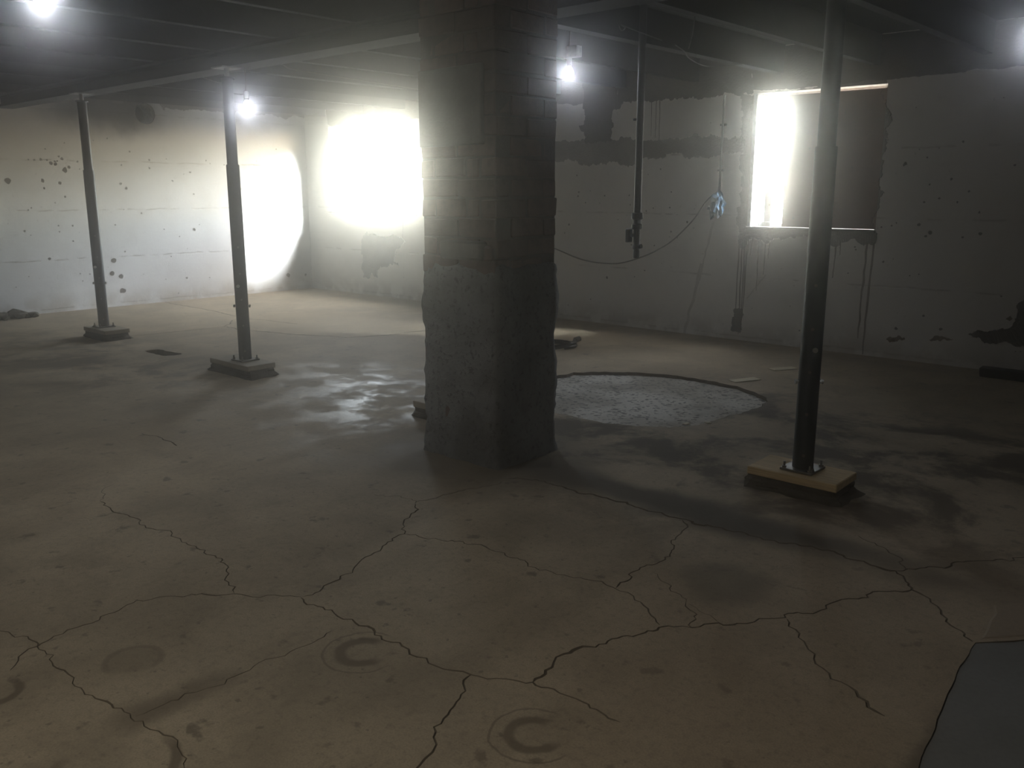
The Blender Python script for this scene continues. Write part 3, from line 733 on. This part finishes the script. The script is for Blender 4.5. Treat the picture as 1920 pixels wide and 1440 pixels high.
# cement coat: rough shell on the lower part
zt = D['coat_top']
def shell():
    v, f = [], []; per = []
    a, b = W_ / 2 + .001, D_ / 2 + .001
    cs = [(-a, -b), (a, -b), (a, b), (-a, b)]
    for i in range(4):
        p, q = Vector(cs[i]), Vector(cs[(i + 1) % 4]); n = 22
        nr = Vector((q.y - p.y, -(q.x - p.x))).normalized()
        for k in range(n):
            t = k / n
            cr = -.010 if k == 0 else (-.003 if k in (1, n - 1) else 0)
            per.append((p.lerp(q, t), nr + (Vector((p.x, p.y)).normalized() if k == 0 else Vector((0, 0))), cr, i))
    nz = 40; k = len(per)
    for j in range(nz + 1):
        for i, (p, nr, cr, side) in enumerate(per):
            top = zt + .035 * noise.noise(Vector((p.x * 7, p.y * 7, 5))) - (.22 if side in (1, 2) else 0) * 0
            if side == 0: top -= .05 * max(0, 1 - abs((p.x + .02) / .12)) * 0
            z = top * j / nz
            d = .012 * noise.noise(Vector((p.x * 9, p.y * 9, z * 6))) + .006 * noise.noise(Vector((p.x * 30, p.y * 30, z * 25))) + .013 + cr
            if z < .12: d += .010 * (1 - z / .12)
            if j == nz: d = -.02
            elif j == nz - 1: d -= .004
            q = p + nr * d; v.append((q.x, q.y, z))
    for j in range(nz):
        for i in range(k):
            f.append((j * k + i, j * k + (i + 1) % k, (j + 1) * k + (i + 1) % k, (j + 1) * k + i))
    return mesh('cement_coat', v, f, M['coat'], pillar, smooth=True)
shell()
(p0x, _, p0z), (p1x, _, p1z) = D['panel']
pm = MB(); pm.box(((PX0 + p1x) / 2 - cx, -D_ / 2 - .008, (1.735 + 2.13) / 2), (p1x - PX0 - .02, .03, .395), jit=.004)
pm.build('cement_panel', M['plaster'], pillar, bevel=.004)
(bx0, _, bz0), (bx1, _, bz1) = D['blk']
MB().box(((bx0 + bx1) / 2 - cx - .01, -D_ / 2 + .004, (bz0 + bz1) / 2 + .012), (bx1 - bx0 - .01, .10, .098), jit=.006).build('loose_brick', M['plaster'], pillar, bevel=.012)
MB().box((.22, -D_ / 2 + .02, 1.175), (.085, .07, .08), jit=.006).build('loose_brick', M['brick'], pillar, bevel=.010)

# ------------------------------------------------------------------ steel posts on pads and footings
def rough_block(c, d, flare, mat, name, tagargs):
    """a hand-cast footing: flared, lumpy"""
    nu, nz = 36, 5; v, f = [], []
    for j in range(nz + 1):
        t = j / nz
        for i in range(nu):
            g = 2 * PI * i / nu; cs, sn = math.cos(g), math.sin(g)
            m = max(abs(cs), abs(sn)); cs, sn = cs / m, sn / m
            k = 1 + flare * (1 - t) ** 1.4
            x, y = cs * d[0] / 2 * k, sn * d[1] / 2 * k
            q = .05 * noise.noise(Vector((c[0] + x * 9, c[1] + y * 9, t * 2.5))) * (1.15 - t)
            v.append((x * (1 + q * 3), y * (1 + q * 3), d[2] * t))
    for j in range(nz):
        for i in range(nu):
            f.append((j * nu + i, j * nu + (i + 1) % nu, (j + 1) * nu + (i + 1) % nu, (j + 1) * nu + i))
    f.append(tuple(nz * nu + i for i in range(nu)))
    o = mesh(name, v, f, mat); o.location = (c[0], c[1], 0)
    return tag(o, *tagargs)

POSTS = [  # base x, y, pad centre, pad size, pad z, material, word
    dict(b=(-9.33, 3.90), pad=(-9.28, 3.90), d=(.50, .26), m='post_grey', pm='pad_grey',
         l=('dark grey steel jack post furthest left, in front of the whitewashed left wall', 'thin weathered pad under the leftmost steel post', 'rough dark footing beneath the leftmost steel post')),
    dict(b=(-6.57, 3.89), pad=(-6.60, 3.875), d=(.60, .26), m='post_grey', pm='pad_grey',
         l=('grey steel jack post second from left, beside the lit bulb, pin holes up its foot', 'weathered pad with anchor bolts under the second post from left', 'lumpy dark footing beneath the second steel post from left')),
    dict(b=(-4.17, 4.02), pad=(-4.17, 3.99), d=(.50, .26), m='post', pm='pad_grey',
         l=('black steel jack post hidden behind the brick pillar', 'pad peeking out past the left foot of the brick pillar', 'dark footing peeking out past the left foot of the brick pillar')),
    dict(b=(-1.80, 4.20), pad=(-1.805, 4.20), d=(.47, .27), m='post', pm='timber',
         l=('tall black steel jack post in the right foreground with shiny locking pins', 'pale sawn timber plank under the right foreground post', 'dark footing block under the pale timber plank on the right')),
]
FH, PH = .062, .042
def post(P):
    x, y = P['b']; px, py_ = P['pad']
    rough_block((px, py_), (P['d'][0] * .99, P['d'][1] * 1.02, FH), .13, M['footing'], 'concrete_footing', (P['l'][2], 'footing', 'footings under the steel posts'))
    mb = MB().box((0, 0, PH / 2), (P['d'][0], P['d'][1], PH), jit=.0012)
    o = mb.build('timber_pad' if P['pm'] == 'timber' else 'bearing_pad', M[P['pm']], None, bevel=.004); o.location = (px, py_, FH + .0013)
    o.rotation_euler.z = random.uniform(-.02, .02)
    tag(o, P['l'][1], 'pad', 'pads under the steel posts')
    t = tag(empty('jack_post', (x, y, FH + PH + .0025)), P['l'][0], 'post', 'steel jack posts under the beam')
    z0 = FH + PH + .0025; mt = M[P['m']]; H = ZB - z0
    MB().box((0, 0, .006), (.17, .17, .012), rz=.0).build('base_plate', M['dull_steel'], t, bevel=.002)
    zs = 1.70 - z0
    MB().lathe((0, 0, .012), [(.052, 0), (.052, zs - .012), (.050, zs - .006)], 28).build('outer_tube', mt, t, smooth=True)
    MB().lathe((0, 0, zs - .006), [(.0435, 0), (.0435, 2.37 - z0 - zs)], 28).build('inner_tube', mt, t, smooth=True)
    MB().lathe((0, 0, 2.364 - z0), [(.060, 0), (.060, .012)], 24).build('collar', mt, t, smooth=True)
    MB().lathe((0, 0, 2.376 - z0), [(.020, 0), (.020, ZB - .010 - 2.376)], 16).build('screw', M['dull_steel'], t, smooth=True)
    MB().box((0, 0, H - .005), (.17, .17, .0095)).build('top_plate', M['dull_steel'], t)
    for sx in (-1, 1):
        for sy_ in (-1, 1):
            m = MB().lathe((sx * .068, sy_ * .068, .012), [(.012, 0), (.012, .010)], 6); m.lathe((sx * .068, sy_ * .068, .022), [(.006, 0), (.006, .022)], 10)
            m.build('anchor_bolt', M['dull_steel'], t)
    for zz, ang in ((.735 - z0, 130), (.565 - z0, 40)):
        d = Vector((math.cos(R(ang)), math.sin(R(ang)), 0))
        m = MB().tube([d * -.068 + Vector((0, 0, zz)), d * .068 + Vector((0, 0, zz))], .008, 12)
        for s in (-1, 1): m.tube([d * (s * .060) + Vector((0, 0, zz)), d * (s * .070) + Vector((0, 0, zz))], .013, 12)
        m.build('locking_pin', M['steel'], t, smooth=True)
    face = Vector((-x, -y, 0)).normalized()
    for k in range(5):
        zz = .135 + .215 * k - .05
        m = MB().tube([face * .0512 + Vector((0, 0, zz)), face * .0535 + Vector((0, 0, zz))], .008, 12)
        m.build('pin_hole', M['dull_steel'] if P['m'] == 'post_grey' else M['crack'], t)  # surface discs; the pale steel stands for light coming through the holes
    return t
for P in POSTS: post(P)

# ------------------------------------------------------------------ lit bulbs
def bulb(name, p, label, top, mat, watts, col, box=False, r_=.036):
    t = tag(empty(name, p), label, 'lamp', 'bare bulbs under the ceiling')
    MB().lathe((0, 0, 0), [(.014, .052), (.018, .040), (.028, .024), (r_, .002)], 20).build('bulb_housing', M['ceramic'], t, smooth=True)
    MB().lathe((0, 0, 0), [(r_ * .97, .002), (r_, -.008), (r_ * .92, -.024), (r_ * .7, -.038), (r_ * .35, -.046), (.002, -.048)], 20).build('bulb_dome', mat, t, smooth=True)
    MB().lathe((0, 0, .046), [(.016, 0), (.021, .004), (.021, .05), (.012, .062)], 16).build('socket', M['ceramic'], t, smooth=True)
    if box:
        MB().box((0.03, .02, .145), (.10, .07, .08)).build('junction_box', M['ceramic'], t, bevel=.004)
    h = top - p[2]
    MB().tube([(0, 0, .105), (.004, .002, (h + .1) / 2), (0, 0, h)], .004, 8).build('cord', M['cable'], t)
    ld = bpy.data.lights.new('bulb_light', 'SPOT'); ld.energy = watts; ld.color = col; ld.shadow_soft_size = .04; ld.spot_size = R(165); ld.spot_blend = .6
    lo = link(bpy.data.objects.new('bulb_light', ld), t); lo.location = (0, 0, -.06)
    return t
# led bulbs throw their light downwards
COOL = (.86, .90, 1.0)
bulb('hanging_bulb', D['bulb1'], 'lit bare bulb just right of the second steel post from left', ZB, M['bulb'], BULB_W * .5, COOL)
bulb('hanging_bulb', D['bulb2'], 'lit bare bulb with small white box right of the brick pillar', ZD, M['bulb'], BULB_W * 1.8, COOL, box=True)
bulb('hanging_bulb', D['bulb3'], 'lit bare bulb at the top left corner of the photo', ZD, M['bulb'], BULB_W * 6.5, (.98, .96, .92))
bulb('hanging_bulb', D['bulb4'], 'lit bare bulb at the top right edge of the photo', ZB, M['dim_bulb'], BULB_W * .25, COOL)
bulb('hanging_bulb', (-.7, -1.2, 2.3), 'warm fill bulb added unseen behind the viewer', ZD, M['fill_bulb'], WARM_W, (1.0, .93, .80))  # added bulb, out of view, fills light into the foreground

# ------------------------------------------------------------------ hanging pipe, cable, conduit, bundle
px, py_, pz = D['pipe_top']; z = D['pipe_z']
pt = tag(empty('hanging_pipe', (px, py_, z[5])), 'black iron pipe hanging from the ceiling, valve near its open end', 'pipe')
MB().tube([(0, 0, z[1] - z[5]), (0, 0, ZD - z[5])], .026, 20).build('pipe_run', M['pipe'], pt, smooth=True)
MB().lathe((0, 0, z[2] - z[5]), [(.030, 0), (.040, .008), (.040, .035), (.030, .042), (.030, .07), (.043, .076), (.043, .115), (.030, .122)], 20).build('coupling', M['pipe'], pt, smooth=True)
MB().lathe((0, 0, .06), [(.022, 0), (.030, .008), (.030, .03), (.024, .04), (.024, z[2] - z[5] - .06)], 18).build('lower_pipe', M['pipe'], pt, smooth=True)
MB().lathe((0, 0, -.005), [(.018, 0), (.024, .006), (.024, .055), (.018, .07)], 18).build('open_end', M['pipe'], pt, smooth=True)
m = MB().box((-.055, -.02, .16), (.035, .05, .10)); m.tube([(-.04, -.02, .16), (0, 0, .16)], .012, 10)
m.build('valve_handle', M['pipe'], pt, bevel=.006)
MB().tube([(0, 0, .075), (.045, .0, .085)], .016, 10).build('bleed_cock', M['pipe'], pt, smooth=True)
MB().tube([(0, 0, 2.0 - z[5]), (-.045, -.02, 2.0 - z[5])], .009, 8).build('peg', M['pipe'], pt)

def smooth_path(p, n=6):
    p = [Vector(q) for q in p]; out = []
    for i in range(len(p) - 1):
        a, b, c, d = p[max(i - 1, 0)], p[i], p[i + 1], p[min(i + 2, len(p) - 1)]
        for k in range(n):
            t = k / n
            out.append(.5 * ((2 * b) + (c - a) * t + (2 * a - 5 * b + 4 * c - d) * t * t + (3 * b - a - 3 * c + d) * t ** 3))
    out.append(p[-1]); return out
tag(MB().tube(smooth_path(D['cable']), .0075, 8).build('slack_cable', M['cable'], smooth=True), 'slack brown cable sagging across the back wall to the blue bundle', 'cable')
c0, c1 = D['conduit']
cd = tag(empty('wall_conduit', c1), 'thin grey conduit running down the back wall to the blue bundle', 'conduit')
MB().tube([(0, 0, 0), (c0[0] - c1[0], 0, c0[2] - c1[2] - .01)], .013, 12).build('conduit_pipe', M['conduit'], cd, smooth=True)
for k in (.25, .7):
    MB().box(((c0[0] - c1[0]) * k, .012, (c0[2] - c1[2]) * k), (.06, .03, .02)).build('clip', M['conduit'], cd)
bx, by, bz = D['bundle']
bd = tag(empty('plastic_bundle', (bx, by, bz)), 'crumpled blue grey plastic bundle tied to conduit on the back wall', 'bundle')
def crumple(c, rad, seed, n=3):
    b = bmesh.new(); bmesh.ops.create_icosphere(b, subdivisions=n, radius=1.0)
    for v in b.verts:
        k = 1 + .55 * noise.noise(v.co * 1.7 + Vector((seed, 0, 0))) + .28 * noise.noise(v.co * 4.5 + Vector((0, seed, 0)))
        v.co = Vector((v.co.x * rad[0], v.co.y * rad[1], v.co.z * rad[2])) * k + Vector(c)
    vv = [v.co.copy() for v in b.verts]; ff = [tuple(x.index for x in f.verts) for f in b.faces]; b.free()
    return vv, ff
MB().add(*crumple((0, -.01, .02), (.075, .055, .11), 3.3)).build('wrap', M['blue'], bd)
MB().add(*crumple((-.045, -.02, -.06), (.028, .02, .075), 9.1, 2)).build('tail', M['blue'], bd)
MB().add(*crumple((.03, -.02, -.06), (.03, .02, .06), 5.7, 2)).build('tail', M['blue'], bd)
MB().add(*crumple((-.085, -.01, -.02), (.018, .018, .022), 1.7, 2)).build('knot', M['blue'], bd)

# ------------------------------------------------------------------ loose wires under the joists
lab = ['pale slack wire looping under the joists left of the brick pillar', 'short pale wire under the beam left of the second steel post',
       'pale wire sagging under the joists left of the bright narrow window', 'looped pale wire hooked by the top of the hanging iron pipe', 'short wire end dangling right of the hanging iron pipe']
for L_, pts in zip(lab, D['wires']):
    pts = [(a, b, c + .06) for a, b, c in pts]
    if len(pts) < 4 and 'dangling' in L_:
        a = pts[0]; pts = [(a[0], a[1], ZD - .01), (a[0] + .012, a[1], ZJ + .0), (a[0] - .01, a[1] - .02, ZJ - .16)]
    tag(MB().tube(smooth_path(pts), .0045, 7).build('loose_wire', M['white_cable'], smooth=True), L_, 'wire', 'loose wires under the ceiling')

# ------------------------------------------------------------------ on the floor
hx, hy, _ = D['hose']
pth = []
for k in range(36):
    g = 2 * PI * k / 30 - .3; rr = .19 + .012 * math.sin(g * 3)
    pth.append((rr * math.cos(g), rr * math.sin(g),   .024 + .05 * max(0, k - 26) / 10))
hs = tag(empty('coiled_hose', (hx, hy, 0)), 'shiny black rubber hose coil lying behind the pillar foot', 'hose')
MB().tube(pth, .023, 14).build('coil', M['rubber'], hs, smooth=True)
MB().tube([pth[-1], (pth[-1][0] + .02, pth[-1][1] + .05, .085)], [.027, .027], 14).build('end_collar', M['dull_steel'], hs, smooth=True)

pk = MB().box((0, 0, .04), (1.7, .11, .08), jit=.006).build('timber_plank', M['joist'], None, bevel=.006)
pk.location = (-1.08, 7.93, .001); pk.rotation_euler.z = .02
tag(pk, 'blackened timber plank lying at the foot of the back wall', 'plank')

sl = ['longer pale wood sliver on the floor beyond the gravelly patch', 'pale wood sliver just left of the right foreground post', 'small pale chip at the near edge of the gravelly patch', 'tiny pale chip right of the gravelly patch edge']
for L_, (a, b) in zip(sl, D['slivers']):
    a, b = Vector(a), Vector(b); d = b - a
    m = MB().box((0, 0, .003), (d.length, .09 if 'sliver' in L_ else .03, .006), jit=.002)
    o = m.build('wood_sliver' if 'sliver' in L_ else 'pale_chip', M['chalk'], None)
    o.location = ((a.x + b.x) / 2, (a.y + b.y) / 2, .003); o.rotation_euler.z = math.atan2(d.y, d.x)
    tag(o, L_, 'sliver' if 'sliver' in L_ else 'chip')

rb = MB()
for k in range(26):
    s = random.uniform(.03, .085)
    rb.add(*crumple((random.uniform(-.14, .12), random.uniform(-.5, .42), s * .6), (s, s * 1.2, s * .75), k * 3.1, 1))
o = rb.build('rubble', M['rubble']); o.location = (XW + .22, 3.55, 0)
tag(o, 'dark heap of broken rubble at the foot of the left wall', 'rubble', kind='stuff')

# board closing most of the right-hand window
bo = MB().box((0, 0, 0), (W2[2] - (-3.925) - .01, .018, W2[3] - W2[1] - .06)).build('window_board', M['board'], None, bevel=.002)
bo.location = ((-3.925 + W2[2]) / 2, YW + .04, (W2[1] + W2[3]) / 2 - .002)
tag(bo, 'brown hardboard sheet closing the right part of the narrow bright window', 'board')

# ------------------------------------------------------------------ outdoors
# sampling portals: they give no light, they only tell the renderer where daylight enters
for q in (W1, W2):
    ld = bpy.data.lights.new('daylight_portal', 'AREA'); ld.shape = 'RECTANGLE'; ld.size = q[2] - q[0]; ld.size_y = q[3] - q[1]; ld.cycles.is_portal = True
    lo = link(bpy.data.objects.new('daylight_portal', ld)); lo.location = ((q[0] + q[2]) / 2, YW + .295, (q[1] + q[3]) / 2); lo.rotation_euler = (R(-90), 0, 0)
tag(MB().box(((XW + XR) / 2, YW + 20.3, .60), (60, 40, .04)).build('ground', M['ext']), kind='structure')

# ------------------------------------------------------------------ haze in the air, added to give windows and bulbs their glow
def haze_material():
    m = bpy.data.materials.new('glow haze'); m.use_nodes = True
    n = m.node_tree.nodes; l = m.node_tree.links; n.clear()
    out = n.new('ShaderNodeOutputMaterial'); add = n.new('ShaderNodeAddShader')
    a = n.new('ShaderNodeVolumeScatter'); b = n.new('ShaderNodeVolumeScatter')
    a.inputs['Density'].default_value = .055; a.inputs['Anisotropy'].default_value = .965
    b.inputs['Density'].default_value = .0005; b.inputs['Anisotropy'].default_value = .70
    l.new(a.outputs[0], add.inputs[0]); l.new(b.outputs[0], add.inputs[1]); l.new(add.outputs[0], out.inputs['Volume'])
    return m
hz = MB().box(((XW + XR) / 2, (YF + YW) / 2, ZD / 2 + .01), (XR - XW - .02, YW - YF - .02, ZD - .02)).build('haze', haze_material())
tag(hz, 'haze filling the basement air, added to make windows and bulbs glow', 'haze', kind='stuff')
